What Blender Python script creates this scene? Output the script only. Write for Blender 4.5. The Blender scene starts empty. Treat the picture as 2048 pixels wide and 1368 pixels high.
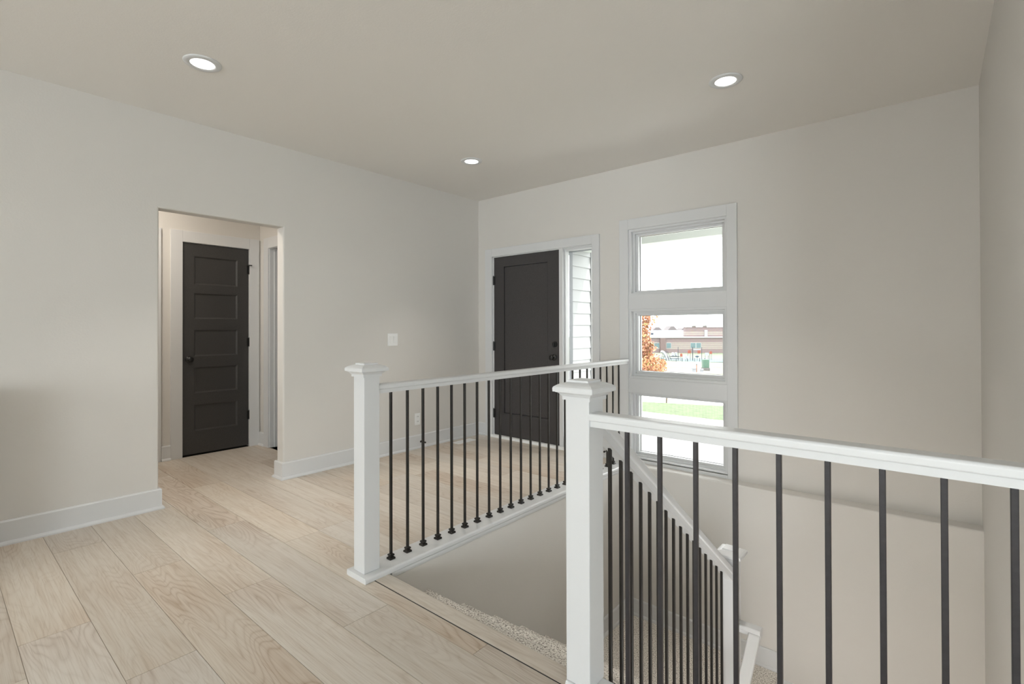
import bpy, bmesh, math, random
from mathutils import Vector, Matrix
random.seed(7)
sc = bpy.context.scene
C = sc.collection
PI = math.pi

# ------------------------------------------------------------------ camera, world, sun, exposure
FPX, CX, CY = 996.0, 0.0, -33.09                 # focal length and principal point offset in pixels of a 2048 wide frame
YAW, PITCH, ROLL = 2.2737, 0.0060, -0.0028
CAM = Vector((4.0939, -4.2260, 1.2375))
cd = bpy.data.cameras.new('camera'); cam = bpy.data.objects.new('camera', cd); C.objects.link(cam)
cd.sensor_fit = 'HORIZONTAL'; cd.sensor_width = 36.0; cd.lens = 36.0 * FPX / 2048.0
cd.shift_x = 0.0; cd.shift_y = CY / 2048.0
cd.clip_start = 0.02; cd.clip_end = 1000
fw = Vector((math.cos(YAW) * math.cos(PITCH), math.sin(YAW) * math.cos(PITCH), math.sin(PITCH)))
rt = Vector((math.sin(YAW), -math.cos(YAW), 0)); up = rt.cross(fw)
cr, sr = math.cos(ROLL), math.sin(ROLL)
rt, up = cr * rt + sr * up, -sr * rt + cr * up
cam.matrix_world = Matrix(((rt.x, up.x, -fw.x, CAM.x), (rt.y, up.y, -fw.y, CAM.y), (rt.z, up.z, -fw.z, CAM.z), (0, 0, 0, 1)))
sc.camera = cam

sc.view_settings.view_transform = 'Standard'
sc.view_settings.look = 'None'
sc.view_settings.gamma = 1.0
sc.view_settings.use_curve_mapping = False
sc.view_settings.exposure = 0.04

SKY = 7.2
SUN = 6.0
REAR = 3.0       # daylight through each rear window
RIGHT = 192.0     # daylight through the wide window at the right of the living room
SIDE = 55.0       # daylight through the glazed left wall of the living room
CAN = 4.4         # each recessed ceiling light
HALL = 19.0        # unseen fill lamp added in the hall
LOWER = 42.0      # each unseen fill lamp added on the lower floor

w = bpy.data.worlds.new('sky'); sc.world = w; w.use_nodes = True
nt = w.node_tree; nt.nodes.clear()
out = nt.nodes.new('ShaderNodeOutputWorld'); bg = nt.nodes.new('ShaderNodeBackground')
tc = nt.nodes.new('ShaderNodeTexCoord'); mp = nt.nodes.new('ShaderNodeMapping'); ns = nt.nodes.new('ShaderNodeTexNoise'); rp = nt.nodes.new('ShaderNodeValToRGB')
mp.inputs['Scale'].default_value = (2, 2, 9); ns.inputs['Scale'].default_value = 1.6; ns.inputs['Detail'].default_value = 5
rp.color_ramp.elements[0].position = 0.30; rp.color_ramp.elements[0].color = (0.105, 0.115, 0.12, 1)
rp.color_ramp.elements[1].position = 0.50; rp.color_ramp.elements[1].color = (1.0, 1.0, 1.0, 1)
nt.links.new(tc.outputs['Generated'], mp.inputs['Vector']); nt.links.new(mp.outputs['Vector'], ns.inputs['Vector'])
nt.links.new(ns.outputs['Fac'], rp.inputs['Fac']); nt.links.new(rp.outputs['Color'], bg.inputs['Color'])
bg.inputs['Strength'].default_value = SKY
nt.links.new(bg.outputs['Background'], out.inputs['Surface'])

def lamp(name, kind, loc, energy, color=(1, 1, 1), rot=None, **kw):
    l = bpy.data.lights.new(name, kind); l.energy = energy; l.color = color
    for k, v in kw.items(): setattr(l, k, v)
    o = bpy.data.objects.new(name, l); C.objects.link(o); o.location = loc
    if rot: o.rotation_euler = rot
    return o

sun = lamp('sun', 'SUN', (6, 12, 14), SUN, (1.0, 0.96, 0.90), angle=0.01)
sun.rotation_euler = Vector((-0.50, -0.38, -0.78)).to_track_quat('-Z', 'Y').to_euler()
# daylight entering by the two wide windows of the living room wall behind the camera
lamp('rear_window_light', 'AREA', (1.15, -8.93, 1.35), REAR, (0.92, 0.965, 1.0), (PI / 2 + 0.25, 0, 0), shape='RECTANGLE', size=1.7, size_y=2.0)
lamp('rear_window_light', 'AREA', (3.25, -8.93, 1.35), REAR, (0.92, 0.965, 1.0), (PI / 2 + 0.25, 0, 0), shape='RECTANGLE', size=1.7, size_y=2.0)
lamp('rear_window_light', 'AREA', (7.75, -8.93, 1.35), RIGHT, (0.81, 0.92, 1.0), (PI / 2 + 0.3, 0, 0.30), shape='RECTANGLE', size=3.0, size_y=2.0)
lamp('side_window_light', 'AREA', (-4.9, -6.9, 1.35), SIDE, (0.86, 0.94, 1.0), (PI / 2 + 0.3, 0, -PI / 2), shape='RECTANGLE', size=3.4, size_y=2.0)
lamp('hall_fill_light', 'AREA', (-0.75, -3.35, 2.72), HALL, (1.0, 0.92, 0.82), shape='DISK', size=0.25)  # no fixture here, lamp added to brighten the hall
lamp('lower_fill_light', 'AREA', (3.75, -3.6, -0.30), LOWER, (1.0, 0.98, 0.95), shape='DISK', size=0.5)  # this lamp and the next are added to brighten the stairwell from below
lamp('lower_fill_light', 'AREA', (3.0, -5.8, -0.30), LOWER, (1.0, 0.98, 0.95), shape='DISK', size=0.5)

# ------------------------------------------------------------------ dimensions
H = 2.74           # ceiling height
W = 4.315          # right wall
REARY = -9.0
LEFTY = -4.85     # the left wall ends here, the living room opens beyond
ROOMX = -5.0
RIGHTX = 9.7     # right wall of the living room, which opens out past the stairwell's right wall
WELLX = 1.984      # wall face under the long railing
OPY0, OPY1, OPZ = -3.176, -2.312, 2.08     # hallway opening in the left wall
HBX = -1.44        # hall back wall
HRY = -1.89        # hall right wall
RIS, RUN = 0.187, 0.266
LAND = -1.309
LEDGE, LZ = -0.125, 0.013     # lower wall stands proud of the wall above
def edge(i): return -2.428 + RUN * (i - 1)  # far nose of tread i
RX = 3.115         # stair rail axis

# ------------------------------------------------------------------ materials
M = {}
def mat(name, color, rough=0.5, metal=0.0, bump=0.0, bscale=40.0, var=0.0, vscale=3.0, spec=None, coords='Object', detail=3.0):
    m = bpy.data.materials.new(name); m.use_nodes = True; t = m.node_tree
    b = t.nodes['Principled BSDF']
    b.inputs['Base Color'].default_value = (*color, 1); b.inputs['Roughness'].default_value = rough; b.inputs['Metallic'].default_value = metal
    if spec is not None: b.inputs['Specular IOR Level'].default_value = spec
    if bump or var:
        c = t.nodes.new('ShaderNodeTexCoord')
    if var:
        n = t.nodes.new('ShaderNodeTexNoise'); n.inputs['Scale'].default_value = vscale; n.inputs['Detail'].default_value = detail
        t.links.new(c.outputs[coords], n.inputs['Vector'])
        r = t.nodes.new('ShaderNodeValToRGB')
        r.color_ramp.elements[0].position = 0.3; r.color_ramp.elements[1].position = 0.7
        r.color_ramp.elements[0].color = (*[max(0, x * (1 - var)) for x in color], 1)
        r.color_ramp.elements[1].color = (*[min(1, x * (1 + var)) for x in color], 1)
        t.links.new(n.outputs['Fac'], r.inputs['Fac']); t.links.new(r.outputs['Color'], b.inputs['Base Color'])
    if bump:
        n2 = t.nodes.new('ShaderNodeTexNoise'); n2.inputs['Scale'].default_value = bscale; n2.inputs['Detail'].default_value = 2
        t.links.new(c.outputs[coords], n2.inputs['Vector'])
        bp = t.nodes.new('ShaderNodeBump'); bp.inputs['Strength'].default_value = bump; bp.inputs['Distance'].default_value = 0.01
        t.links.new(n2.outputs['Fac'], bp.inputs['Height']); t.links.new(bp.outputs['Normal'], b.inputs['Normal'])
    M[name] = m
    return m
mat('wall_paint', (0.663, 0.640, 0.604), 0.7, bump=0.05, bscale=90)
mat('ceiling_paint', (0.80, 0.775, 0.735), 0.85, bump=0.07, bscale=110)
mat('trim_paint', (0.665, 0.67, 0.672), 0.32, bump=0.01, bscale=20)
mat('door_paint', (0.046, 0.042, 0.043), 0.42, bump=0.06, bscale=160, var=0.25, vscale=220)
mat('closet_paint', (0.046, 0.044, 0.043), 0.45, bump=0.06, bscale=160, var=0.25, vscale=220)
mat('black_metal', (0.022, 0.020, 0.023), 0.34, var=0.2, vscale=80, spec=0.6)
mat('hardware_black', (0.007, 0.007, 0.007), 0.32, var=0.2, vscale=80, spec=0.5)
mat('black_metal_shaded', (0.010, 0.008, 0.006), 0.40, var=0.3, vscale=60, spec=0.45)  # same metal as black_metal, darkened for the less lit stair balusters
mat('white_plastic', (0.85, 0.85, 0.84), 0.35, bump=0.005)
mat('steel', (0.45, 0.44, 0.42), 0.35, metal=0.9, bump=0.01)
mat('gap_dark', (0.02, 0.018, 0.016), 0.8, bump=0.02)
mat('groove', (0.40, 0.34, 0.28), 0.7, var=0.1)
mat('siding_paint', (0.29, 0.295, 0.30), 0.6, bump=0.03, bscale=60)
mat('soffit_paint', (0.60, 0.62, 0.60), 0.6, bump=0.03, bscale=60)
mat('frame_grey', (0.16, 0.165, 0.18), 0.5, bump=0.02)
mat('concrete', (0.62, 0.62, 0.61), 0.85, bump=0.1, bscale=30, var=0.05, vscale=4)
mat('street_concrete', (0.4, 0.39, 0.37), 0.9, bump=0.1, bscale=8, var=0.05, vscale=1.5)
mat('lawn_grass', (0.070, 0.100, 0.044), 0.9, bump=0.6, bscale=60, var=0.35, vscale=9, detail=8)
mat('field_grass', (0.088, 0.108, 0.066), 0.9, bump=0.3, bscale=2, var=0.25, vscale=0.25, detail=6)
mat('brick_pier', (0.13, 0.095, 0.09), 0.9, var=0.1, vscale=2)
mat('roof_metal', (0.074, 0.083, 0.098), 0.6, bump=0.05, var=0.05, vscale=0.3)
mat('white_fascia', (0.3, 0.3, 0.3), 0.6, bump=0.02)
mat('school_glass', (0.09, 0.14, 0.15), 0.2, var=0.1, vscale=0.8)
mat('roof_shingle', (0.13, 0.115, 0.12), 0.9, var=0.12, vscale=1.5)
mat('house_wall', (0.18, 0.175, 0.175), 0.9, var=0.06, vscale=1)
mat('play_pad', (0.064, 0.092, 0.094), 0.9, var=0.12, vscale=0.4)
mat('play_red', (0.20, 0.05, 0.03), 0.5, var=0.15, vscale=6)
mat('play_blue', (0.04, 0.06, 0.09), 0.5, var=0.15, vscale=6)
mat('play_white', (0.24, 0.25, 0.27), 0.5, var=0.08, vscale=4)
mat('play_dark', (0.026, 0.032, 0.045), 0.5, var=0.1, vscale=4)
mat('box_green', (0.06, 0.12, 0.085), 0.5, var=0.1, vscale=5)
mat('box_base', (0.11, 0.105, 0.10), 0.8, var=0.1, vscale=5)
mat('marker_orange', (0.25, 0.09, 0.04), 0.6, var=0.1, vscale=5)
mat('stake_wood', (0.16, 0.13, 0.10), 0.8, var=0.2, vscale=20)
mat('bark', (0.20, 0.15, 0.11), 0.9, bump=0.4, bscale=30, var=0.2, vscale=12)
mat('leaf_orange', (0.40, 0.20, 0.10), 0.7, var=0.35, vscale=3)
mat('leaf_yellow', (0.33, 0.29, 0.11), 0.7, var=0.3, vscale=3)
mat('leaf_rust', (0.36, 0.17, 0.11), 0.7, var=0.3, vscale=3)

def glass_mat():
    m = bpy.data.materials.new('window_glass'); m.use_nodes = True; t = m.node_tree; t.nodes.clear()
    o = t.nodes.new('ShaderNodeOutputMaterial'); mx = t.nodes.new('ShaderNodeMixShader')
    tr = t.nodes.new('ShaderNodeBsdfTransparent'); gl = t.nodes.new('ShaderNodeBsdfGlossy'); fr = t.nodes.new('ShaderNodeFresnel')
    tr.inputs['Color'].default_value = (0.97, 0.985, 0.98, 1); gl.inputs['Roughness'].default_value = 0.02; fr.inputs['IOR'].default_value = 1.25
    t.links.new(fr.outputs[0], mx.inputs[0]); t.links.new(tr.outputs[0], mx.inputs[1]); t.links.new(gl.outputs[0], mx.inputs[2])
    t.links.new(mx.outputs[0], o.inputs['Surface']); M['window_glass'] = m
glass_mat()

def lens_mat():
    m = bpy.data.materials.new('lamp_lens'); m.use_nodes = True; t = m.node_tree; t.nodes.clear()
    o = t.nodes.new('ShaderNodeOutputMaterial'); e = t.nodes.new('ShaderNodeEmission')
    e.inputs['Color'].default_value = (1.0, 0.985, 0.95, 1); e.inputs['Strength'].default_value = 2.2
    t.links.new(e.outputs[0], o.inputs['Surface']); M['lamp_lens'] = m
lens_mat()

def wood_mat():
    m = bpy.data.materials.new('plank_oak'); m.use_nodes = True; t = m.node_tree; L = t.links.new
    b = t.nodes['Principled BSDF']
    def N(k, **kw):
        n = t.nodes.new(k)
        for a, v in kw.items(): setattr(n, a, v)
        return n
    def math_(op, a, c=None):
        n = N('ShaderNodeMath', operation=op)
        for i, v in enumerate((a, c)):
            if v is None: continue
            if isinstance(v, (int, float)): n.inputs[i].default_value = v
            else: L(v, n.inputs[i])
        return n.outputs[0]
    uv = N('ShaderNodeUVMap'); at = N('ShaderNodeAttribute', attribute_name='tone')
    sep = N('ShaderNodeSeparateColor'); L(at.outputs['Color'], sep.inputs[0])
    def noise(sx, sy, detail, dist=0.0, rough=0.5):
        mpn = N('ShaderNodeMapping'); mpn.inputs['Scale'].default_value = (sx, sy, 1); L(uv.outputs[0], mpn.inputs['Vector'])
        n = N('ShaderNodeTexNoise', noise_dimensions='2D'); n.inputs['Scale'].default_value = 1; n.inputs['Detail'].default_value = detail
        n.inputs['Distortion'].default_value = dist; n.inputs['Roughness'].default_value = rough
        L(mpn.outputs[0], n.inputs['Vector']); return n.outputs['Fac']
    cath = noise(1.15, 7.0, 2.0, 0.25, 0.35)                   # broad field whose contour lines draw the cathedral grain
    rings = math_('PINGPONG', math_('MULTIPLY', cath, 34.0), 1.0)
    lines = math_('POWER', rings, 3.0)
    patch = noise(0.9, 2.2, 1.0)                               # where the grain shows strongly
    pr = N('ShaderNodeMapRange'); pr.inputs['From Min'].default_value = 0.46; pr.inputs['From Max'].default_value = 0.68; L(patch, pr.inputs['Value'])
    pm = math_('MULTIPLY', pr.outputs[0], math_('ADD', math_('MULTIPLY', sep.outputs[1], 0.75), 0.2))
    fib = noise(5.0, 190.0, 3.0)
    fib2 = noise(1.2, 38.0, 3.0)
    ramp = N('ShaderNodeMix', data_type='RGBA'); ramp.inputs[6].default_value = (0.62, 0.565, 0.495, 1); ramp.inputs[7].default_value = (0.56, 0.475, 0.395, 1)
    L(pm, ramp.inputs[0])
    g1 = N('ShaderNodeMix', data_type='RGBA', blend_type='MULTIPLY'); g1.inputs[7].default_value = (0.62, 0.53, 0.45, 1)
    L(math_('MULTIPLY', lines, math_('ADD', math_('MULTIPLY', pm, 0.75), 0.14)), g1.inputs[0]); L(ramp.outputs[2], g1.inputs[6])
    g2 = N('ShaderNodeMix', data_type='RGBA', blend_type='MULTIPLY'); g2.inputs[7].default_value = (0.72, 0.66, 0.60, 1)
    fm = N('ShaderNodeMapRange'); fm.inputs['From Min'].default_value = 0.5; fm.inputs['From Max'].default_value = 0.75; L(fib, fm.inputs['Value'])
    L(math_('MULTIPLY', fm.outputs[0], 0.55), g2.inputs[0]); L(g1.outputs[2], g2.inputs[6])
    g3 = N('ShaderNodeMix', data_type='RGBA', blend_type='MULTIPLY'); g3.inputs[7].default_value = (0.85, 0.80, 0.75, 1)
    fm2 = N('ShaderNodeMapRange'); fm2.inputs['From Min'].default_value = 0.42; fm2.inputs['From Max'].default_value = 0.7; L(fib2, fm2.inputs['Value'])
    L(math_('MULTIPLY', fm2.outputs[0], 0.55), g3.inputs[0]); L(g2.outputs[2], g3.inputs[6])
    hv = N('ShaderNodeHueSaturation'); L(g3.outputs[2], hv.inputs['Color'])
    L(math_('ADD', math_('MULTIPLY', sep.outputs[0], 0.12), 0.94), hv.inputs['Value']); L(math_('ADD', math_('MULTIPLY', sep.outputs[2], 0.3), 0.85), hv.inputs['Saturation'])
    L(hv.outputs[0], b.inputs['Base Color']); b.inputs['Roughness'].default_value = 0.42; b.inputs['Specular IOR Level'].default_value = 0.4
    bp = N('ShaderNodeBump'); bp.inputs['Strength'].default_value = 0.06; bp.inputs['Distance'].default_value = 0.002; L(fib, bp.inputs['Height']); L(bp.outputs[0], b.inputs['Normal'])
    M['plank_oak'] = m
wood_mat()

def carpet_mat():
    m = bpy.data.materials.new('carpet'); m.use_nodes = True; t = m.node_tree; L = t.links.new
    b = t.nodes['Principled BSDF']; c = t.nodes.new('ShaderNodeTexCoord')
    n = t.nodes.new('ShaderNodeTexNoise'); n.inputs['Scale'].default_value = 125; n.inputs['Detail'].default_value = 3; n.inputs['Roughness'].default_value = 0.65
    r = t.nodes.new('ShaderNodeValToRGB'); e = r.color_ramp.elements
    e[0].position = 0.36; e[0].color = (0.14, 0.12, 0.10, 1); e[1].position = 0.60; e[1].color = (0.88, 0.84, 0.78, 1)
    k = e.new(0.47); k.color = (0.68, 0.63, 0.565, 1)
    n2 = t.nodes.new('ShaderNodeTexNoise'); n2.inputs['Scale'].default_value = 110; n2.inputs['Detail'].default_value = 4
    bp = t.nodes.new('ShaderNodeBump'); bp.inputs['Strength'].default_value = 0.7; bp.inputs['Distance'].default_value = 0.006
    L(c.outputs['Object'], n.inputs['Vector']); L(c.outputs['Object'], n2.inputs['Vector'])
    L(n.outputs['Fac'], r.inputs['Fac']); L(r.outputs['Color'], b.inputs['Base Color']); L(n2.outputs['Fac'], bp.inputs['Height']); L(bp.outputs[0], b.inputs['Normal'])
    b.inputs['Roughness'].default_value = 1.0; b.inputs['Specular IOR Level'].default_value = 0.05
    M['carpet'] = m
carpet_mat()

def school_brick():
    m = bpy.data.materials.new('school_brick'); m.use_nodes = True; t = m.node_tree; L = t.links.new
    b = t.nodes['Principled BSDF']; c = t.nodes.new('ShaderNodeTexCoord'); s = t.nodes.new('ShaderNodeSeparateXYZ'); L(c.outputs['Object'], s.inputs[0])
    r = t.nodes.new('ShaderNodeValToRGB'); r.color_ramp.interpolation = 'CONSTANT'; e = r.color_ramp.elements
    dv = t.nodes.new('ShaderNodeMath'); dv.operation = 'DIVIDE'; dv.inputs[1].default_value = 8.0; L(s.outputs['Z'], dv.inputs[0]); L(dv.outputs[0], r.inputs['Fac'])
    dark, lite, mid = (0.165, 0.127, 0.127, 1), (0.235, 0.208, 0.188, 1), (0.165, 0.132, 0.127, 1)
    e[0].position = 0; e[0].color = dark; e[1].position = 1.2 / 8; e[1].color = lite
    for z, cc in ((1.6, mid), (1.75, lite), (2.15, mid), (2.3, lite), (2.7, mid), (2.85, lite), (3.17, dark), (5.4, lite), (5.8, mid), (5.95, lite), (6.4, dark)):
        k = e.new(z / 8); k.color = cc
    n = t.nodes.new('ShaderNodeTexNoise'); n.inputs['Scale'].default_value = 3; L(c.outputs['Object'], n.inputs['Vector'])
    mx = t.nodes.new('ShaderNodeMix'); mx.data_type = 'RGBA'; mx.blend_type = 'OVERLAY'; mx.inputs[0].default_value = 0.2
    L(r.outputs['Color'], mx.inputs[6]); L(n.outputs['Color'], mx.inputs[7]); L(mx.outputs[2], b.inputs['Base Color']); b.inputs['Roughness'].default_value = 0.9
    M['school_brick'] = m
school_brick()

def lot_mat():
    m = bpy.data.materials.new('dirt_tufts'); m.use_nodes = True; t = m.node_tree; L = t.links.new
    b = t.nodes['Principled BSDF']; c = t.nodes.new('ShaderNodeTexCoord'); mp_ = t.nodes.new('ShaderNodeMapping'); mp_.inputs['Scale'].default_value = (0.35, 0.35, 1)
    mp_.inputs['Rotation'].default_value = (0, 0, -0.70)
    n = t.nodes.new('ShaderNodeTexNoise'); n.inputs['Scale'].default_value = 1.2; n.inputs['Detail'].default_value = 6
    r = t.nodes.new('ShaderNodeValToRGB'); e = r.color_ramp.elements
    e[0].position = 0.47; e[0].color = (0.13, 0.122, 0.105, 1); e[1].position = 0.60; e[1].color = (0.082, 0.092, 0.050, 1)
    L(c.outputs['Object'], mp_.inputs['Vector']); L(mp_.outputs[0], n.inputs['Vector']); L(n.outputs['Fac'], r.inputs['Fac']); L(r.outputs['Color'], b.inputs['Base Color'])
    b.inputs['Roughness'].default_value = 0.95
    M['dirt_tufts'] = m
lot_mat()

# ------------------------------------------------------------------ mesh helpers
WL = {}
class MB:
    """collects shapes in world (or local) coordinates, then links them as one mesh object"""
    def __init__(s): s.bm = bmesh.new()
    def _merge(s, b):
        me = bpy.data.meshes.new('tmp'); b.to_mesh(me); b.free(); s.bm.from_mesh(me); bpy.data.meshes.remove(me); return s
    def box(s, x0, x1, y0, y1, z0, z1, bev=0.0, seg=2, rot=0.0, pivot=None):
        b = bmesh.new(); bmesh.ops.create_cube(b, size=1)
        for v in b.verts:
            v.co = Vector((x0 + (v.co.x + .5) * (x1 - x0), y0 + (v.co.y + .5) * (y1 - y0), z0 + (v.co.z + .5) * (z1 - z0)))
        if bev: bmesh.ops.bevel(b, geom=b.edges[:], offset=bev, segments=seg, affect='EDGES', profile=0.5)
        if rot: bmesh.ops.rotate(b, verts=b.verts, cent=pivot or Vector(((x0 + x1) / 2, (y0 + y1) / 2, 0)), matrix=Matrix.Rotation(rot, 3, 'Z'))
        return s._merge(b)
    def prism(s, poly, fn, a0, a1):
        """poly: 2-D points (closed outline); fn(u, v, a) -> point; extruded from a0 to a1"""
        b = bmesh.new()
        lo = [b.verts.new(fn(u, v, a0)) for u, v in poly]; hi = [b.verts.new(fn(u, v, a1)) for u, v in poly]
        b.faces.new(lo); b.faces.new(hi); n = len(poly)
        for i in range(n): b.faces.new((lo[i], lo[(i + 1) % n], hi[(i + 1) % n], hi[i]))
        bmesh.ops.recalc_face_normals(b, faces=b.faces)
        return s._merge(b)
    def rings(s, rr, cx, cy, n=4, a0=PI / 4, cap=True):
        """stack of regular rings (radius to the corner, z)"""
        b = bmesh.new(); L = []
        for r, z in rr: L.append([b.verts.new((cx + r * math.cos(a0 + 2 * PI * i / n), cy + r * math.sin(a0 + 2 * PI * i / n), z)) for i in range(n)])
        for k in range(len(L) - 1):
            for i in range(n): b.faces.new((L[k][i], L[k][(i + 1) % n], L[k + 1][(i + 1) % n], L[k + 1][i]))
        if cap: b.faces.new(L[0][::-1]); b.faces.new(L[-1])
        bmesh.ops.recalc_face_normals(b, faces=b.faces)
        return s._merge(b)
    def squares(s, rr, cx, cy): return s.rings([(h * math.sqrt(2), z) for h, z in rr], cx, cy)
    def tube(s, p, q, r0, r1=None, n=12):
        p, q = Vector(p), Vector(q); r1 = r0 if r1 is None else r1; d = (q - p).normalized()
        a = d.cross(Vector((0, 0, 1))) if abs(d.z) < .9 else d.cross(Vector((1, 0, 0)))
        a.normalize(); c = d.cross(a); b = bmesh.new()
        A = [b.verts.new(p + r0 * (math.cos(2 * PI * i / n) * a + math.sin(2 * PI * i / n) * c)) for i in range(n)]
        B = [b.verts.new(q + r1 * (math.cos(2 * PI * i / n) * a + math.sin(2 * PI * i / n) * c)) for i in range(n)]
        for i in range(n): b.faces.new((A[i], A[(i + 1) % n], B[(i + 1) % n], B[i]))
        b.faces.new(A[::-1]); b.faces.new(B); bmesh.ops.recalc_face_normals(b, faces=b.faces)
        return s._merge(b)
    def lathe(s, prof, origin, axis, n=28):
        """prof: (radius, distance along axis)"""
        o = Vector(origin); d = Vector(axis).normalized()
        a = d.cross(Vector((0, 0, 1))) if abs(d.z) < .9 else d.cross(Vector((1, 0, 0)))
        a.normalize(); c = d.cross(a); b = bmesh.new(); L = []
        for r, h in prof: L.append([b.verts.new(o + d * h + max(r, 1e-4) * (math.cos(2 * PI * i / n) * a + math.sin(2 * PI * i / n) * c)) for i in range(n)])
        for k in range(len(L) - 1):
            for i in range(n): b.faces.new((L[k][i], L[k][(i + 1) % n], L[k + 1][(i + 1) % n], L[k + 1][i]))
        b.faces.new(L[0][::-1]); b.faces.new(L[-1]); bmesh.ops.recalc_face_normals(b, faces=b.faces)
        return s._merge(b)
    def build(s, name, m, parent=None, smooth=False, local=False):
        me = bpy.data.meshes.new(name)
        if parent is not None and not local:
            bmesh.ops.translate(s.bm, verts=s.bm.verts, vec=-WL[parent.name])
        s.bm.to_mesh(me); s.bm.free()
        for mm in (m if isinstance(m, (list, tuple)) else [m]): me.materials.append(M[mm])
        if smooth:
            for p in me.polygons: p.use_smooth = True
        o = bpy.data.objects.new(name, me); C.objects.link(o)
        if parent is not None:
            o.parent = parent; WL[o.name] = WL[parent.name].copy()
        else: WL[o.name] = Vector((0, 0, 0))
        return o
def tag(o, label=None, cat=None, group=None, kind=None):
    if label: o['label'] = label
    if cat: o['category'] = cat
    if group: o['group'] = group
    if kind: o['kind'] = kind
    return o
def thing(name, label, cat, loc, group=None, rot=0.0):
    o = bpy.data.objects.new(name, None); C.objects.link(o); o.empty_display_size = 0.1
    o.location = loc; o.rotation_euler = (0, 0, rot); WL[o.name] = Vector(loc)
    return tag(o, label, cat, group)
def struct(mb, name, m, smooth=False):
    return tag(mb.build(name, m, smooth=smooth), kind='structure')
def sroot(name, loc):
    o = bpy.data.objects.new(name, None); C.objects.link(o); o.empty_display_size = 0.1; o.location = loc; WL[o.name] = Vector(loc)
    return tag(o, kind='structure')
def copy_tree(o, parent=None, loc=None):
    c = o.copy(); C.objects.link(c)
    if parent is not None: c.parent = parent
    if loc is not None: c.location = loc
    for ch in list(o.children): copy_tree(ch, c)
    return c
def rounded(pts, radii, n=5):
    """round the corners of a 2-D polygon"""
    o = []; N = len(pts)
    for i, (p, r) in enumerate(zip(pts, radii)):
        p = Vector(p)
        if not r: o.append(tuple(p)); continue
        a = (Vector(pts[i - 1]) - p).normalized(); b = (Vector(pts[(i + 1) % N]) - p).normalized()
        s, e = p + a * r, p + b * r; c = p + (a + b) * r
        for k in range(n + 1):
            t = k / n * PI / 2; o.append(tuple(c - b * r * math.cos(t) - a * r * math.sin(t)) if True else None)
    return o
XY = lambda u, v, a: (u, v, a)     # plan outline raised along z
YZ = lambda u, v, a: (a, u, v)     # section in y, z run along x
XZ = lambda u, v, a: (u, a, v)     # section in x, z run along y

# ------------------------------------------------------------------ floor of planks
PL, PW, PY0 = 1.535, 0.222, -2.655
ROWOFF = {-6: 1.355, -5: 0.38, -4: 1.007, -3: 1.567, -2: 2.217 - PL, -1: 1.216}
def planks(mb, rects):
    uvl = mb.bm.loops.layers.uv.new('UVMap'); tn = mb.bm.loops.layers.float_color.new('tone')
    for (x0, x1, y0, y1) in rects:
        k0, k1 = math.floor((y0 - PY0) / PW), math.ceil((y1 - PY0) / PW)
        for k in range(k0, k1):
            ya, yb = max(y0, PY0 + k * PW), min(y1, PY0 + (k + 1) * PW)
            if yb - ya < 0.004: continue
            rr = random.Random(1000 + k); off = ROWOFF.get(k, rr.uniform(0, PL))
            n0 = math.floor((x0 - off) / PL); n1 = math.ceil((x1 - off) / PL)
            for n in range(n0, n1):
                xa, xb = max(x0, off + n * PL), min(x1, off + (n + 1) * PL)
                if xb - xa < 0.004: continue
                r2 = random.Random(k * 977 + n * 31 + 12)
                ou, ov = r2.uniform(0, 60), r2.uniform(0, 60); col = (r2.random(), r2.random(), r2.random(), 1)
                g = 0.0011            # joints only where a plank really ends
                xe, xf = (off + n * PL == xa), (off + (n + 1) * PL == xb)
                ye, yf = (PY0 + k * PW == ya), (PY0 + (k + 1) * PW == yb)
                vs = [mb.bm.verts.new((x, y, 0)) for x, y in ((xa + g * xe, ya + g * ye), (xb - g * xf, ya + g * ye), (xb - g * xf, yb - g * yf), (xa + g * xe, yb - g * yf))]
                vb = [mb.bm.verts.new((v.co.x, v.co.y, -0.003)) for v in vs]
                fs = [mb.bm.faces.new(vs)] + [mb.bm.faces.new((vs[i], vb[i], vb[(i + 1) % 4], vs[(i + 1) % 4])) for i in range(4)]
                for f in fs:
                    f.material_index = 1
                    for l in f.loops:
                        l[uvl].uv = (l.vert.co.x + ou, l.vert.co.y + ov); l[tn] = col
    return mb
fl = MB().box(ROOMX - .1, RIGHTX + .1, REARY - .2, -2.845, -0.26, -0.002).box(-2.9, W + .1, -2.845, -2.72, -0.26, -0.002).box(-2.9, WELLX - .012, -2.72, 0.0, -0.26, -0.002)
planks(fl, [(ROOMX, RIGHTX, REARY, LEFTY), (W, RIGHTX, LEFTY, -2.845), (-1.44, W, LEFTY, -2.79), (-1.44, 1.87, -2.79, 0.0), (-1.2, -0.12, -1.89, -1.0)])
bmesh.ops.recalc_face_normals(fl.bm, faces=fl.bm.faces)
struct(fl, 'floor', ['groove', 'plank_oak'])

def board_uv(mb, seed):
    uvl = mb.bm.loops.layers.uv.new('UVMap'); tn = mb.bm.loops.layers.float_color.new('tone'); r = random.Random(seed); ou, ov = r.uniform(0, 50), r.uniform(0, 50)
    for f in mb.bm.faces:
        for l in f.loops: l[uvl].uv = (l.vert.co.x + ou, l.vert.co.y + ov); l[tn] = (0.75, 0.15, 0.4, 1)
    return mb
nose = [(-2.791, 0.0035), (-2.791, -0.02), (-2.712, -0.02)] + [(-2.714 + 0.012 * math.sin(t), -0.0085 - 0.012 * math.cos(t)) for t in [i * PI / 6 for i in range(1, 6)]] + [(-2.714, 0.0035)]
struct(board_uv(MB().prism(nose, YZ, 1.993, W), 3), 'trim_1', 'plank_oak')
struct(MB().box(1.99, W, -2.794, -2.7905, -0.002, 0.002), 'trim_2', 'gap_dark')

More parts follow.
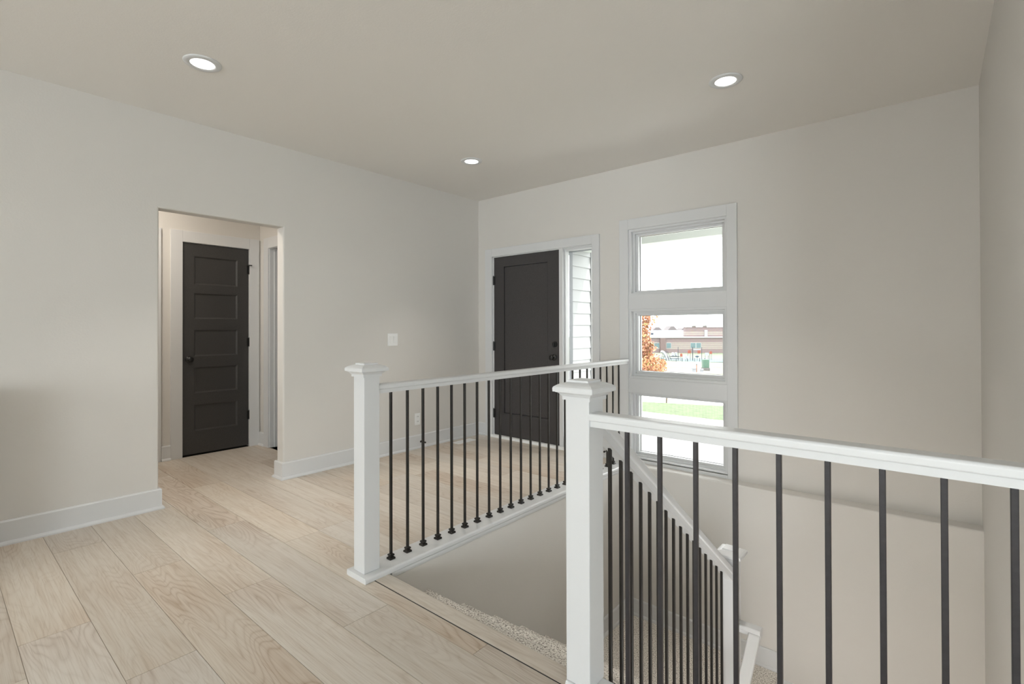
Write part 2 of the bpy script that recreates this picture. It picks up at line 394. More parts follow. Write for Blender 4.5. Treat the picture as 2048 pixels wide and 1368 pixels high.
# ------------------------------------------------------------------ walls, ceiling
struct(MB().box(ROOMX - .2, RIGHTX + .2, REARY - .2, 0.2, H, H + 0.15), 'ceiling', 'ceiling_paint')
r = 0.013
wl = MB()
wl.prism(rounded([(-0.115, LEFTY), (0, LEFTY), (0, OPY0), (-0.115, OPY0)], [r, r, r, r]), XY, 0, H)
wl.prism(rounded([(-0.115, OPY1), (0, OPY1), (0, 0.0), (-0.115, 0.0)], [r, r, 0, 0]), XY, 0, H)
wl.prism(rounded([(-0.115, OPZ), (0, OPZ), (0, H), (-0.115, H)], [r, r, 0, 0]), XZ, OPY0 - 0.012, OPY1 + 0.012)
struct(wl, 'wall_left', 'wall_paint')
DX0, DX1, DZ = 0.212, 1.566, 2.075           # front door rough opening
WX0, WX1, WZ0, WZ1 = 1.937, 2.812, 0.045, 2.15   # window opening
wb = MB()
wb.box(-0.115, DX0, 0, 0.18, -0.3, H).box(DX0, DX1, 0, 0.18, DZ, H).box(DX0, DX1, 0.0, 0.18, -0.3, -0.02).box(DX1, WX0, 0, 0.18, -0.3, H)
wb.box(WX0, WX1, 0, 0.18, WZ1, H).box(WX0, WX1, 0, 0.18, -0.3, WZ0).box(WX1, W + .2, 0, 0.18, -0.3, H)
struct(wb, 'wall_back', 'wall_paint')
lw = rounded([(LEDGE, -2.9), (LEDGE, LZ), (0.0, LZ), (0.0, -2.9)], [0, 0.012, 0, 0])
struct(MB().prism(lw, YZ, 1.9955, W).box(WELLX - .1, 1.9955, LEDGE, 0, -2.9, -0.03), 'wall_back_lower', 'wall_paint')
struct(MB().box(W, W + .2, -2.845, 0.18, -2.9, H), 'wall_right', 'wall_paint')
wr = MB()
for a, b_ in ((ROOMX - .2, 0.3), (2.0, 2.4), (4.1, 6.2), (9.3, RIGHTX + .2)): wr.box(a, b_, REARY - .15, REARY, 0, H)
for a, b_ in ((0.3, 2.0), (2.4, 4.1), (6.2, 9.3)): wr.box(a, b_, REARY - .15, REARY, 0, 0.35).box(a, b_, REARY - .15, REARY, 2.35, H)
struct(wr, 'wall_rear', 'wall_paint')
for i, (a, b_) in enumerate(((0.3, 2.0), (2.4, 4.1), (6.2, 9.3))):
    wt = sroot('window_%d' % (i + 2), ((a + b_) / 2, REARY, 0.35))
    MB().box(a, b_, REARY - .1, REARY - .04, 0.35, 0.41).box(a, b_, REARY - .1, REARY - .04, 2.29, 2.35).box(a, a + .06, REARY - .1, REARY - .04, 0.35, 2.35).box(b_ - .06, b_, REARY - .1, REARY - .04, 0.35, 2.35).build('window_frame', 'trim_paint', wt)
    MB().box(a + .06, b_ - .06, REARY - .08, REARY - .07, 0.41, 2.29).build('pane', 'window_glass', wt)
ws = MB().box(ROOMX - .15, ROOMX, REARY, -8.6, 0, H).box(ROOMX - .15, ROOMX, -5.2, LEFTY + .1, 0, H).box(ROOMX - .15, ROOMX, -8.6, -5.2, 0, 0.35).box(ROOMX - .15, ROOMX, -8.6, -5.2, 2.35, H)
struct(ws, 'wall_living_left', 'wall_paint')
struct(MB().box(W + .2, RIGHTX + .2, -2.845, -2.745, 0, H).box(RIGHTX, RIGHTX + .2, REARY, -2.845, 0, H), 'wall_living_right', 'wall_paint')
struct(MB().box(ROOMX, -0.115, LEFTY - .001, LEFTY + .1, 0, H), 'wall_living_front', 'wall_paint')
wt = sroot('window_5', (ROOMX, -6.9, 0.35))
MB().box(ROOMX - .1, ROOMX - .04, -8.6, -5.2, 0.35, 0.41).box(ROOMX - .1, ROOMX - .04, -8.6, -5.2, 2.29, 2.35).box(ROOMX - .1, ROOMX - .04, -8.6, -8.54, 0.35, 2.35).box(ROOMX - .1, ROOMX - .04, -5.26, -5.2, 0.35, 2.35).build('window_frame', 'trim_paint', wt)
MB().box(ROOMX - .08, ROOMX - .07, -8.54, -5.26, 0.41, 2.29).build('pane', 'window_glass', wt)
# stairwell walls
struct(MB().box(WELLX - 0.1, WELLX, -2.72, LEDGE, -2.9, -0.03), 'wall_stair_left', 'wall_paint')
struct(MB().box(WELLX - 0.1, 3.19, -2.84, -2.722, -2.9, -0.26), 'wall_stair_near', 'wall_paint')
struct(MB().box(WELLX - 0.1, W + .1, -7.1, 0.1, -2.98, -2.9), 'floor_basement', 'carpet')
struct(MB().box(WELLX - 0.1, WELLX, -7.1, -2.84, -2.9, -0.26), 'wall_basement_left', 'wall_paint')
struct(MB().box(WELLX - 0.1, W, -7.2, -7.1, -2.9, -0.26), 'wall_basement_rear', 'wall_paint')
struct(MB().box(WELLX - 0.1, W, -7.1, -2.722, -0.29, -0.26), 'ceiling_basement', 'ceiling_paint')
# hall
hb = MB(); HDY0, HDY1, HDZ = -2.622, -2.000, 2.09
hb.box(HBX - .12, HBX, -4.0, HDY0, 0, H).box(HBX - .12, HBX, HDY1, HRY + .12, 0, H).box(HBX - .12, HBX, HDY0, HDY1, HDZ, H)
struct(hb, 'wall_hall_back', 'wall_paint')
HJX = -1.200                                   # near jamb of the doorway in the hall's right wall
hr = MB().box(HBX, HJX - .015, HRY, HRY + .12, 0, H).box(HJX - .015, -0.115, HRY, HRY + .12, 2.09, H).box(-0.34, -0.115, HRY, HRY + .12, 0, H)
struct(hr, 'wall_hall_right', 'wall_paint')
struct(MB().box(HBX, -0.115, -4.0, -3.9, 0, H), 'wall_hall_left', 'wall_paint')
struct(MB().box(-2.9, -0.115, -0.75, -0.65, 0, H).box(-1.7, -1.6, HRY + .12, -0.65, 0, H), 'wall_room', 'wall_paint')

# baseboards: 140 mm board with a small shoe moulding
def bprof(s): return [(0, 0), (s * 0.030, 0), (s * 0.030, 0.008), (s * 0.024, 0.018), (s * 0.016, 0.022), (s * 0.016, 0.132), (s * 0.010, 0.140), (0, 0.140)]
def base_x(mb, x0, x1, y, s, z=0.0): return mb.prism(bprof(s), lambda u, v, a: (a, y + u, z + v), x0, x1)   # along x, on a wall facing s*y
def base_y(mb, y0, y1, x, s, z=0.0): return mb.prism(bprof(s), lambda u, v, a: (x + u, a, z + v), y0, y1)
def base_path(mb, pts, z=0.0):
    """baseboard swept along a plan path; the room lies on the left hand of the direction of travel"""
    P = [Vector((p[0], p[1], 0)) for p in pts]; R_ = []
    for i, p in enumerate(P):
        d0 = (p - P[i - 1]).normalized() if i else None; d1 = (P[i + 1] - p).normalized() if i < len(P) - 1 else None
        n0 = Vector((-d0.y, d0.x, 0)) if d0 else None; n1 = Vector((-d1.y, d1.x, 0)) if d1 else None
        if n0 and n1: n = (n0 + n1).normalized(); n = n / n.dot(n0)
        else: n = n0 or n1
        R_.append([mb.bm.verts.new(p + n * u + Vector((0, 0, z + v))) for u, v in bprof(1)])
    k = len(R_[0]); fs = []
    for a, b_ in zip(R_, R_[1:]):
        for i in range(k): fs.append(mb.bm.faces.new((a[i], a[(i + 1) % k], b_[(i + 1) % k], b_[i])))
    fs += [mb.bm.faces.new(R_[0]), mb.bm.faces.new(R_[-1][::-1])]
    bmesh.ops.recalc_face_normals(mb.bm, faces=mb.bm.faces)
    return mb
bl = base_path(MB(), [(-0.115, OPY0 + .0), (0, OPY0 + .0), (0, LEFTY)])
struct(bl, 'baseboard_left', 'trim_paint')
bl = base_path(MB(), [(0, 0), (0, OPY1), (-0.115, OPY1), (-0.115, OPY1 + .04)])
struct(bl, 'baseboard_left_far', 'trim_paint')
bl = MB(); base_x(bl, 0, 0.122, 0, -1); base_x(bl, 1.632, 1.83, 0, -1)
struct(bl, 'baseboard_back', 'trim_paint')
bl = MB(); base_y(bl, -3.9, -2.862, HBX, 1); base_y(bl, -2.79, -2.716, HBX, 1); base_y(bl, -1.905, HRY, HBX, 1); base_x(bl, HBX, HJX - .112, HRY, -1)
struct(bl, 'baseboard_hall', 'trim_paint')
bl = MB(); base_x(bl, WELLX + .01, 3.21, LEDGE, -1, LAND); base_x(bl, 3.21, W, LEDGE, -1, LAND - RIS); base_y(bl, edge(6), LEDGE - .001, WELLX, 1, LAND)
struct(bl, 'baseboard_stair', 'trim_paint')

# ------------------------------------------------------------------ front door with sidelight
d = sroot('door_1', (0.69, 0.0, 0.0))
cs = MB()
cs.box(0.120, 0.226, -0.018, 0.002, 0, 2.150, 0.002).box(1.548, 1.630, -0.018, 0.002, 0, 2.150, 0.002).box(0.226, 1.548, -0.018, 0.002, 2.060, 2.150, 0.002)
cs.build('casing', 'trim_paint', d)
jb = MB().box(0.212, 0.242, 0.0, 0.165, 0.0, 2.062).box(1.152, 1.198, -0.006, 0.165, 0.0, 2.062, 0.003).box(1.545, 1.566, 0.0, 0.165, 0.0, 2.062).box(0.212, 1.566, 0.0, 0.165, 2.050, 2.075)
jb.box(1.198, 1.212, 0.03, 0.09, 0.03, 2.05).box(1.535, 1.545, 0.02, 0.09, 0.03, 2.05).box(1.198, 1.545, 0.02, 0.09, 2.032, 2.05).box(1.198, 1.545, 0.02, 0.09, 0.03, 0.13)
jb.build('door_frame', 'trim_paint', d)
MB().box(1.199, 1.213, 0.095, 0.16, 0.02, 2.045).box(1.199, 1.545, 0.095, 0.16, 2.030, 2.045).build('outer_frame', 'frame_grey', d)
MB().box(1.212, 1.536, 0.088, 0.095, 0.12, 2.036).build('sidelight_pane', 'window_glass', d)
MB().box(0.212, 1.566, -0.035, 0.165, -0.018, 0.028, 0.004).build('threshold', 'white_plastic', d)
MB().box(0.244, 1.150, 0.010, 0.050, 0.024, 0.034).build('door_sweep', 'gap_dark', d)
sl = MB(); SY0, SY1, PX0, PX1, PZ0, PZ1 = 0.004, 0.048, 0.392, 1.002, 0.285, 1.935
sl.box(0.245, PX0, SY0, SY1, 0.036, 2.047).box(PX1, 1.149, SY0, SY1, 0.036, 2.047).box(PX0, PX1, SY0, SY1, PZ1, 2.047).box(PX0, PX1, SY0, SY1, 0.036, PZ0)
sl.box(PX0, PX1, SY0 + .03, SY1, PZ0, PZ1)
slab = sl.build('door_slab', 'door_paint', d)
MB().box(PX0 + .007, PX1 - .007, SY0 + .007, SY0 + .031, PZ0 + .007, PZ1 - .007).build('panel', 'door_paint', slab)
def hinge(par, p, axis, hh=0.09):
    x, y, z = p; h_ = MB().tube((x, y, z - hh / 2), (x, y, z + hh / 2), 0.0075).tube((x, y, z + hh / 2), (x, y, z + hh / 2 + .008), 0.005, 0.003)
    if axis == 'x': h_.box(x - .006, x + .022, y + .003, y + .006, z - hh / 2, z + hh / 2)
    else: h_.box(x - .006, x - .002, y - .022, y + .016, z - hh / 2, z + hh / 2)
    return h_.build('hinge', 'hardware_black', par)
for z in (0.27, 1.035, 1.785): hinge(d, (0.240, -0.004, z), 'x', 0.10)
kn = MB().lathe([(0.033, 0), (0.033, 0.006), (0.028, 0.010), (0.013, 0.012), (0.012, 0.034), (0.022, 0.040), (0.0275, 0.050), (0.0275, 0.058), (0.022, 0.066), (0.010, 0.068)], (1.082, SY0, 0.935), (0, -1, 0))
kn.build('door_knob', 'hardware_black', d, smooth=True)
db = MB().lathe([(0.032, 0), (0.032, 0.006), (0.026, 0.012), (0.010, 0.013)], (1.092, SY0, 1.072), (0, -1, 0)).box(1.086, 1.098, -0.028, SY0 - .008, 1.050, 1.094, 0.003, rot=0.0)
db.build('deadbolt', 'hardware_black', d)

# ------------------------------------------------------------------ triple picture window
wn = sroot('window_1', (2.37, 0.0, 0.05))
cs = MB().box(1.848, 1.937, -0.018, 0.003, LZ, 2.243, 0.002).box(2.812, 2.892, -0.018, 0.003, LZ, 2.243, 0.002).box(1.937, 2.812, -0.018, 0.003, 2.148, 2.243, 0.002)
cs.box(1.937, 2.812, -0.018, 0.003, LZ, 0.040, 0.002)
cs.build('casing', 'trim_paint', wn)
GX0, GX1, GY = 1.997, 2.752, 0.110
units = [(1.545, 2.148, 1.584, 2.092), (0.776, 1.411, 0.840, 1.353), (0.040, 0.645, 0.092, 0.611)]
MB().box(1.930, 2.818, -0.010, 0.165, 1.411, 1.545, 0.002).box(1.930, 2.818, -0.010, 0.165, 0.645, 0.776, 0.002).build('mullion', 'trim_paint', wn)
for (a, b_, g0, g1) in units:
    f = MB(); E = 0.012
    # jamb liner, stepped sash, glazing bead
    for (ix, jx, y0, y1, k) in ((1.930, 2.818, 0.0, 0.165, 0.012), (1.945, 2.806, 0.045, 0.16, 0.030), (1.962, 2.788, 0.070, 0.14, 0.045)):
        x0, x1 = ix, jx
        iw = k + 0.0
        L_, R_ = x0 + (1.950 - 1.937 if k == 0.012 else k), x1 - (0.012 if k == 0.012 else k)
        t0 = {0.012: 0.0, 0.030: 0.33, 0.045: 0.66}[k]
        bz0, bz1 = a + (g0 - a) * t0, b_ - (b_ - g1) * t0
        ez0, ez1 = a + (g0 - a) * (t0 + 0.34), b_ - (b_ - g1) * (t0 + 0.34)
        lx0 = 1.937 + (GX0 - 1.937) * t0; lx1 = 1.937 + (GX0 - 1.937) * (t0 + 0.34)
        rx0 = 2.812 - (2.812 - GX1) * t0; rx1 = 2.812 - (2.812 - GX1) * (t0 + 0.34)
        f.box(lx0, lx1, y0, y1, bz0, bz1).box(rx1, rx0, y0, y1, bz0, bz1).box(lx1, rx1, y0, y1, ez1, bz1).box(lx1, rx1, y0, y1, bz0, ez0)
    fr_ = f.build('window_frame', 'trim_paint', wn)
    MB().box(GX0 - .003, GX0 + .002, GY - .004, GY + .004, g0, g1).box(GX1 - .002, GX1 + .003, GY - .004, GY + .004, g0, g1).box(GX0, GX1, GY - .004, GY + .004, g1 - .002, g1 + .003).box(GX0, GX1, GY - .004, GY + .004, g0 - .003, g0 + .002).build('glazing_seal', 'gap_dark', fr_)
    MB().box(GX0 - .004, GX1 + .004, GY + .004, GY + .010, g0 - .004, g1 + .004).build('pane', 'window_glass', fr_)

# ------------------------------------------------------------------ hall: five panel door, casings, right hand doorway
d2 = sroot('door_2', (HBX, -2.31, 0))
cs = MB().box(HBX - .002, HBX + .018, -2.716, HDY0 + .004, 0, 2.192, 0.002).box(HBX - .002, HBX + .018, HDY1 - .004, -1.905, 0, 2.192, 0.002).box(HBX - .002, HBX + .018, HDY0 + .004, HDY1 - .004, HDZ - .006, 2.192, 0.002)
cs.build('casing', 'trim_paint', d2)
MB().box(HBX - .11, HBX + .001, HDY0 - .002, HDY0 + .006, 0, HDZ).box(HBX - .11, HBX + .001, HDY1 - .006, HDY1 + .002, 0, HDZ).box(HBX - .11, HBX + .001, HDY0, HDY1, HDZ - .008, HDZ + .002).build('door_frame', 'trim_paint', d2)
MB().box(HBX - .11, HBX - .005, HDY0 + .006, HDY1 - .006, 0.0, 0.006).build('threshold_gap', 'gap_dark', d2)
MB().box(HBX - .11, HBX - .07, HDY0 + .006, HDY1 - .006, 0.0, HDZ).build('closet_back', 'gap_dark', d2)
pan = [(1.678, 1.955), (1.340, 1.592), (0.972, 1.231), (0.610, 0.864), (0.240, 0.497)]
SX0, SX1, CY0, CY1, QY0, QY1 = HBX - .034, HBX + .001, -2.613, -2.009, -2.515, -2.118
sl = MB().box(SX0, SX1, CY0, QY0, 0.018, 2.078).box(SX0, SX1, QY1, CY1, 0.018, 2.078)
zs = [2.078] + [v for p in pan for v in (p[1], p[0])] + [0.018]
for i in range(0, len(zs), 2): sl.box(SX0, SX1, QY0, QY1, zs[i + 1], zs[i])
slab = sl.build('door_slab', 'closet_paint', d2)
for (a, b_) in pan:
    p = MB()
    # sloped sticking around a flat recessed panel
    x0, x1 = SX1 - .001, SX1 - .010; s_ = 0.014; bm = p.bm
    o4 = [(QY0, a), (QY1, a), (QY1, b_), (QY0, b_)]; i4 = [(QY0 + s_, a + s_), (QY1 - s_, a + s_), (QY1 - s_, b_ - s_), (QY0 + s_, b_ - s_)]
    vo = [bm.verts.new((x0, y, z)) for y, z in o4]; vi = [bm.verts.new((x1, y, z)) for y, z in i4]; vk = [bm.verts.new((SX0 + .004, y, z)) for y, z in o4]
    for i in range(4):
        bm.faces.new((vo[i], vo[(i + 1) % 4], vi[(i + 1) % 4], vi[i])); bm.faces.new((vo[i], vk[i], vk[(i + 1) % 4], vo[(i + 1) % 4]))
    bm.faces.new(vi); bm.faces.new(vk[::-1]); bmesh.ops.recalc_face_normals(bm, faces=bm.faces)
    p.build('panel', 'closet_paint', slab)
for z in (0.334, 1.100, 1.862): hinge(d2, (HBX + .008, -2.004, z), 'y')
MB().box(HBX + .008, HBX + .034, -2.020, -2.012, 1.905, 1.915).tube((HBX + .030, -2.016, 1.91), (HBX + .030, -1.985, 1.91), 0.006).build('hinge_stop', 'hardware_black', d2)
MB().lathe([(0.032, 0), (0.032, 0.005), (0.026, 0.010), (0.012, 0.012), (0.012, 0.034), (0.021, 0.040), (0.027, 0.050), (0.027, 0.056), (0.020, 0.064), (0.008, 0.066)], (SX1, -2.560, 0.944), (1, 0, 0)).build('door_knob', 'hardware_black', d2, smooth=True)
t = MB().box(HJX - .112, HJX - .008, HRY - .018, HRY + .002, 0, 2.192, 0.002).box(HJX - .008, -0.355, HRY - .018, HRY + .002, 2.082, 2.192, 0.002).box(-0.355, -0.26, HRY - .018, HRY + .002, 0, 2.192, 0.002)
t.box(HJX - .016, HJX, HRY - .002, HRY + .122, 0, 2.09).box(HJX, HJX + .011, HRY + .042, HRY + .078, 0, 2.08, 0.002).box(HJX, -0.34, HRY - .002, HRY + .122, 2.075, 2.092).box(-0.355, -0.34, HRY - .002, HRY + .122, 0, 2.09)
struct(t, 'trim_3', 'trim_paint')
struct(MB().box(HJX, HJX + .003, HRY + .082, HRY + .110, 0.905, 0.975), 'trim_4', 'black_metal')
struct(MB().box(HBX - .002, HBX + .018, -2.88, -2.792, 0, 2.190, 0.002), 'trim_5', 'trim_paint')

# ------------------------------------------------------------------ staircase
def step_prof(y0, yn, z, h):
    """carpeted step section in (y, z): tread from y0 to the rounded nose at yn, riser below"""
    r_ = 0.024; z = z + 0.006; h = h + 0.006; p = [(y0, z), ]
    for k in range(9):
        a = PI / 2 - k / 8 * PI
        p.append((yn - r_ + r_ * math.cos(a), z - r_ + r_ * math.sin(a)))
    p += [(yn - 0.030, z - 0.046), (yn - 0.030, z - h), (y0, z - h)]
    return p
st = thing('staircase', 'grey beige carpeted stairs going down beside the long railing', 'stairs', (2.53, -2.7, LAND))
S1X0, S1X1 = WELLX + .001, RX + .085
def soften(o, lv=0):
    return o
for i in range(1, 7):
    y0 = -2.721 if i == 1 else edge(i - 1) - 0.031
    MB().prism(step_prof(y0, edge(i), -RIS * i, RIS + 0.06), YZ, S1X0, S1X1).build('step', 'carpet', st)
MB().prism(step_prof(0, 0.045, 0, RIS + .02), lambda u, v, a: (a, -2.721 + u * 0.4, -0.024 + v * 0.85), S1X0, S1X1).build('riser', 'carpet', st)
LY = edge(6) - 0.031
lp = [(WELLX + .001, LAND)] + [(3.205 - .02 + .02 * math.cos(PI / 2 - k / 8 * PI), LAND - .02 + .02 * math.sin(PI / 2 - k / 8 * PI)) for k in range(9)] + [(3.175, LAND - .046), (3.175, LAND - .30), (WELLX + .001, LAND - .30)]
MB().prism(lp, XZ, LY, LEDGE - .001).build('landing', 'carpet', st)
MB().box(3.1755, W - .001, LY, LEDGE - .001, LAND - RIS - .3, LAND - RIS).build('landing', 'carpet', st)
for i in range(1, 6):
    yn = LY - 0.02 - RUN * (i - 1); z = LAND - RIS - RIS * i
    if z < -2.88: break
    pr_ = [(2 * (LY) - 0.0 - p[0] if False else -p[0], p[1]) for p in step_prof(-yn, -yn + RUN + .03, z, RIS + .06)]
    MB().prism(pr_, YZ, 3.205, W - .001).build('step', 'carpet', st)
struct(MB().prism([(-2.72, -2.9), (-2.72, -0.5), (LY - .02, LAND - .35), (LY - .02, -2.9)], YZ, 3.10, 3.19), 'wall_stair_side', 'wall_paint')

# ------------------------------------------------------------------ railings
RAILW, RAILN = 0.033, 0.0235
RP = rounded([(-RAILN, -0.046), (RAILN, -0.046), (RAILN + .001, -0.026), (RAILW, -0.0245), (RAILW, 0.0), (-RAILW, 0.0), (-RAILW, -0.0245), (-RAILN - .001, -0.026)], [0, 0, 0, .004, .009, .009, .004, 0], 4)
def newel(label, cx, cy, zb, zt, base, hw=0.0455):
    o = thing('newel_post', label, 'newel post', (cx, cy, zb))
    MB().box(cx - hw, cx + hw, cy - hw, cy + hw, zb, zt, 0.003, 2).build('shaft', 'trim_paint', o)
    k = MB().squares([(hw + .001, zt - .006), (hw + .008, zt - .006), (hw + .008, zt + .006), (hw + .011, zt + .008), (hw + .014, zt + .013), (hw + .019, zt + .018), (hw + .025, zt + .020), (hw + .0255, zt + .0215),
                       (hw + .032, zt + .022), (hw + .0325, zt + .034), (hw + .030, zt + .039), (hw + .020, zt + .046), (hw + .008, zt + .051), (hw - .006, zt + .0545), (hw - .006, zt + .061), (hw - .008, zt + .062)], cx, cy)
    k.build('cap', 'trim_paint', o)
    return o
P1 = (1.904, -2.779); P2 = (3.167, -2.745); P3 = (RX, -0.957)
newel('white square newel post at the near end of the long railing, beside the hallway floor', P1[0], P1[1], 0.028, 1.004, True)
newel('white square newel post in the foreground where three rails meet at the stair top', P2[0], P2[1], 0.028, 0.998, True, 0.047)
newel('white square newel post low on the stair landing, only its cap clearly seen', P3[0], P3[1], LAND, -0.200, False)
BH = 0.0064
def baluster(par, x, y, z0, z1, slope=0.0, shoe=True, metal='black_metal'):
    o = bpy.data.objects.new('baluster', None)
    b = MB().box(x - BH, x + BH, y - BH, y + BH, z0, z1, 0.0012, 1)
    if slope:
        for v in b.bm.verts:
            if v.co.z > (z0 + z1) / 2: v.co.z += slope * (v.co.y - y)
    o = b.build('baluster', metal, par)
    if shoe:
        s_ = MB().squares([(0.0165, z0), (0.0165, z0 + .008), (0.0145, z0 + .0105), (0.0100, z0 + .013), (0.0095, z0 + .0155), (0.0130, z0 + .018), (0.0130, z0 + .0255), (0.0085, z0 + .028)], x, y)
        s_.build('shoe', metal, o)
    return o
# long guard railing along the stairwell
g1 = thing('guard_railing', 'long white topped railing with black balusters from the left newel post to the window wall', 'railing', (1.907, -1.4, 0.0))
ZR = 0.953
MB().prism(RP, lambda u, v, a: (1.907 + u, a, ZR + v), P1[1] + .0445, -0.0185).build('handrail', 'trim_paint', g1)
bd = rounded([(1.842, 0.0), (1.995, 0.0), (1.995, 0.028), (1.842, 0.028)], [0, .006, .011, .003], 5)
shoe_ = MB().prism(bd, XZ, -2.846, -0.0).box(1.8275, 1.846, -2.846, -2.66, 0, 0.028, 0.003)
shoe_.build('base_board', 'trim_paint', g1)
MB().prism([(WELLX - .02, -0.028), (WELLX + .004, -0.027), (WELLX + .008, -0.014), (WELLX + .008, -.0005), (WELLX - .02, -.0005)], XZ, -2.690, LEDGE - .001).build('cove_moulding', 'trim_paint', g1)
b0 = baluster(g1, 1.907, -2.635, 0.028, ZR - .045, metal='black_metal_shaded')
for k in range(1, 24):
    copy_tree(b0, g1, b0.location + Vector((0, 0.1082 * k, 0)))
# short guard railing in the foreground
g2 = thing('guard_railing', 'foreground white topped railing with black balusters running off the right edge', 'railing', (3.75, -2.76, 0.0))
MB().prism(RP, lambda u, v, a: (a, -2.760 + u, ZR + v), P2[0] + .0465, W).build('handrail', 'trim_paint', g2)
MB().prism(rounded([(-2.800, 0.004), (-2.700, 0.004), (-2.700, 0.028), (-2.800, 0.028)], [.003, .003, .008, .008], 4), YZ, P2[0] - .046, W).build('base_board', 'trim_paint', g2)
b0 = baluster(g2, 3.337, -2.760, 0.028, ZR - .045)
bb = [b0] + [copy_tree(b0, g2, b0.location + Vector((0.1103 * k, 0, 0))) for k in range(1, 9)]
# sloped stair railing
SL = 0.734; SZ = lambda y: 0.8245 - SL * (y + 2.454)
g3 = thing('stair_railing', 'sloping white topped railing with black balusters descending to the landing post', 'railing', (RX, -1.8, SZ(-1.8) - .9))
MB().prism([(u, v * 1.72) for u, v in RP], lambda u, v, a: (RX + u, a, SZ(a) + v), -2.693, P3[1] - .045).build('handrail', 'trim_paint', g3)
for k in range(16):
    y = -2.475 + 0.0891 * k
    i = next(j for j in range(1, 8) if y < edge(j) - .006)
    baluster(g3, RX, y, -RIS * i, SZ(y) - .0785, -SL, metal='black_metal_shaded')
# handrail of the lower flight
g4 = thing('stair_handrail', 'short white handrail turning away from the landing post toward the lower steps', 'handrail', (3.2, -.96, -0.6))
HZ = -0.580; HXC, HYC = 3.256, -0.962
hr_ = MB().prism([(u, v * 1.1) for u, v in RP], lambda u, v, a: (a, HYC + u, HZ + v), P3[0] + .0455, HXC + .034)
hr_.prism([(u, v * 1.24) for u, v in RP], lambda u, v, a: (HXC + u, a, HZ - .001 + SL * min(0, (a + .95)) + v), -0.932, -0.951)
hr_.prism([(u, v * 1.24) for u, v in RP], lambda u, v, a: (HXC + u, a, HZ - .001 + SL * (a + .95) + v), -0.950, -2.1)
hr_.build('handrail', 'trim_paint', g4)

# ------------------------------------------------------------------ small things on walls, floor and ceiling
s = thing('light_switch', 'white double rocker switch plate on the left wall above the railing', 'light switch', (0, -1.226, 1.13))
MB().box(0, 0.006, -1.285, -1.167, 1.069, 1.191, 0.002).build('plate', 'white_plastic', s)
for y in (-1.249, -1.203):
    k = MB().box(0.005, 0.011, y - .0165, y + .0165, 1.097, 1.163, 0.002)
    for v in k.bm.verts: v.co.x += (0.0035 if v.co.x > .008 else 0) * (v.co.z - 1.13) / .033
    k.build('rocker', 'white_plastic', s)
s = thing('wall_outlet', 'white duplex outlet plate low on the left wall behind the balusters', 'outlet', (0, -0.918, 0.30))
MB().box(0, 0.006, -0.953, -0.883, 0.241, 0.361, 0.002).build('plate', 'white_plastic', s)
for z in (0.276, 0.326):
    k = MB().box(0.005, 0.0085, -0.935, -0.901, z - .017, z + .017, 0.004).build('socket', 'white_plastic', s)
    MB().box(0.008, 0.0088, -0.926, -0.923, z - .004, z + .008).box(0.008, 0.0088, -0.913, -0.910, z - .004, z + .007).build('slot', 'gap_dark', k)
s = thing('floor_register', 'white slotted floor register beside the left baseboard near the front door', 'floor vent', (0.16, -0.4, 0))
MB().box(0.108, 0.118, -0.532, -0.262, 0, 0.006, 0.001).box(0.204, 0.214, -0.532, -0.262, 0, 0.006, 0.001).box(0.118, 0.204, -0.532, -0.520, 0, 0.006, 0.001).box(0.118, 0.204, -0.274, -0.262, 0, 0.006, 0.001).build('frame', 'white_plastic', s)
v = MB()
for k in range(24): v.box(0.118, 0.204, -0.520 + k * .01025, -0.520 + k * .01025 + .0072, 0.0005, 0.005)
v.build('louver', 'white_plastic', s)
kc = thing('shadow_cabinet', 'unseen white cabinet with pale countertop, added beyond the frame to shade the left wall', 'cabinet', (0.32, -4.45, 0))  # unseen cabinet, added to cast the soft shadow low on the left wall
MB().box(0.004, 0.60, -4.82, -4.10, 0.10, 0.88).box(0.004, 0.53, -4.81, -4.11, 0.0, 0.10).build('body', 'trim_paint', kc)
MB().box(0.004, 0.64, -4.84, -4.07, 0.88, 0.915, .003).build('countertop', 'white_plastic', kc)
for y0, y1, hy in ((-4.80, -4.47, -4.50), (-4.45, -4.12, -4.42)):
    dd_ = MB().box(0.601, 0.619, y0, y1, 0.11, 0.87, .002).build('door', 'trim_paint', kc)
    MB().tube((0.645, hy, 0.60), (0.645, hy, 0.76), .005, .005, 8).tube((0.618, hy, 0.61), (0.645, hy, 0.61), .004, .004, 8).tube((0.618, hy, 0.75), (0.645, hy, 0.75), .004, .004, 8).build('handle', 'black_metal', dd_)
def door_stop(label, p, d_):
    p = Vector(p); d_ = Vector(d_); o = thing('door_stop', label, 'door stop', p)
    MB().lathe([(0.011, 0), (0.011, 0.004), (0.005, 0.006), (0.0045, 0.060), (0.006, 0.062)], p, d_, 14).build('rod', 'hardware_black', o)
    MB().lathe([(0.0085, 0.060), (0.0085, 0.076), (0.006, 0.079)], p, d_, 14).build('tip', 'gap_dark', o)
door_stop('black rod door stop on the left baseboard seen behind the third baluster', (0.016, -0.885, 0.065), (1, 0, 0))
door_stop('black rod door stop on the back wall baseboard under the tall window', (1.72, -0.016, 0.075), (0, -1, 0))
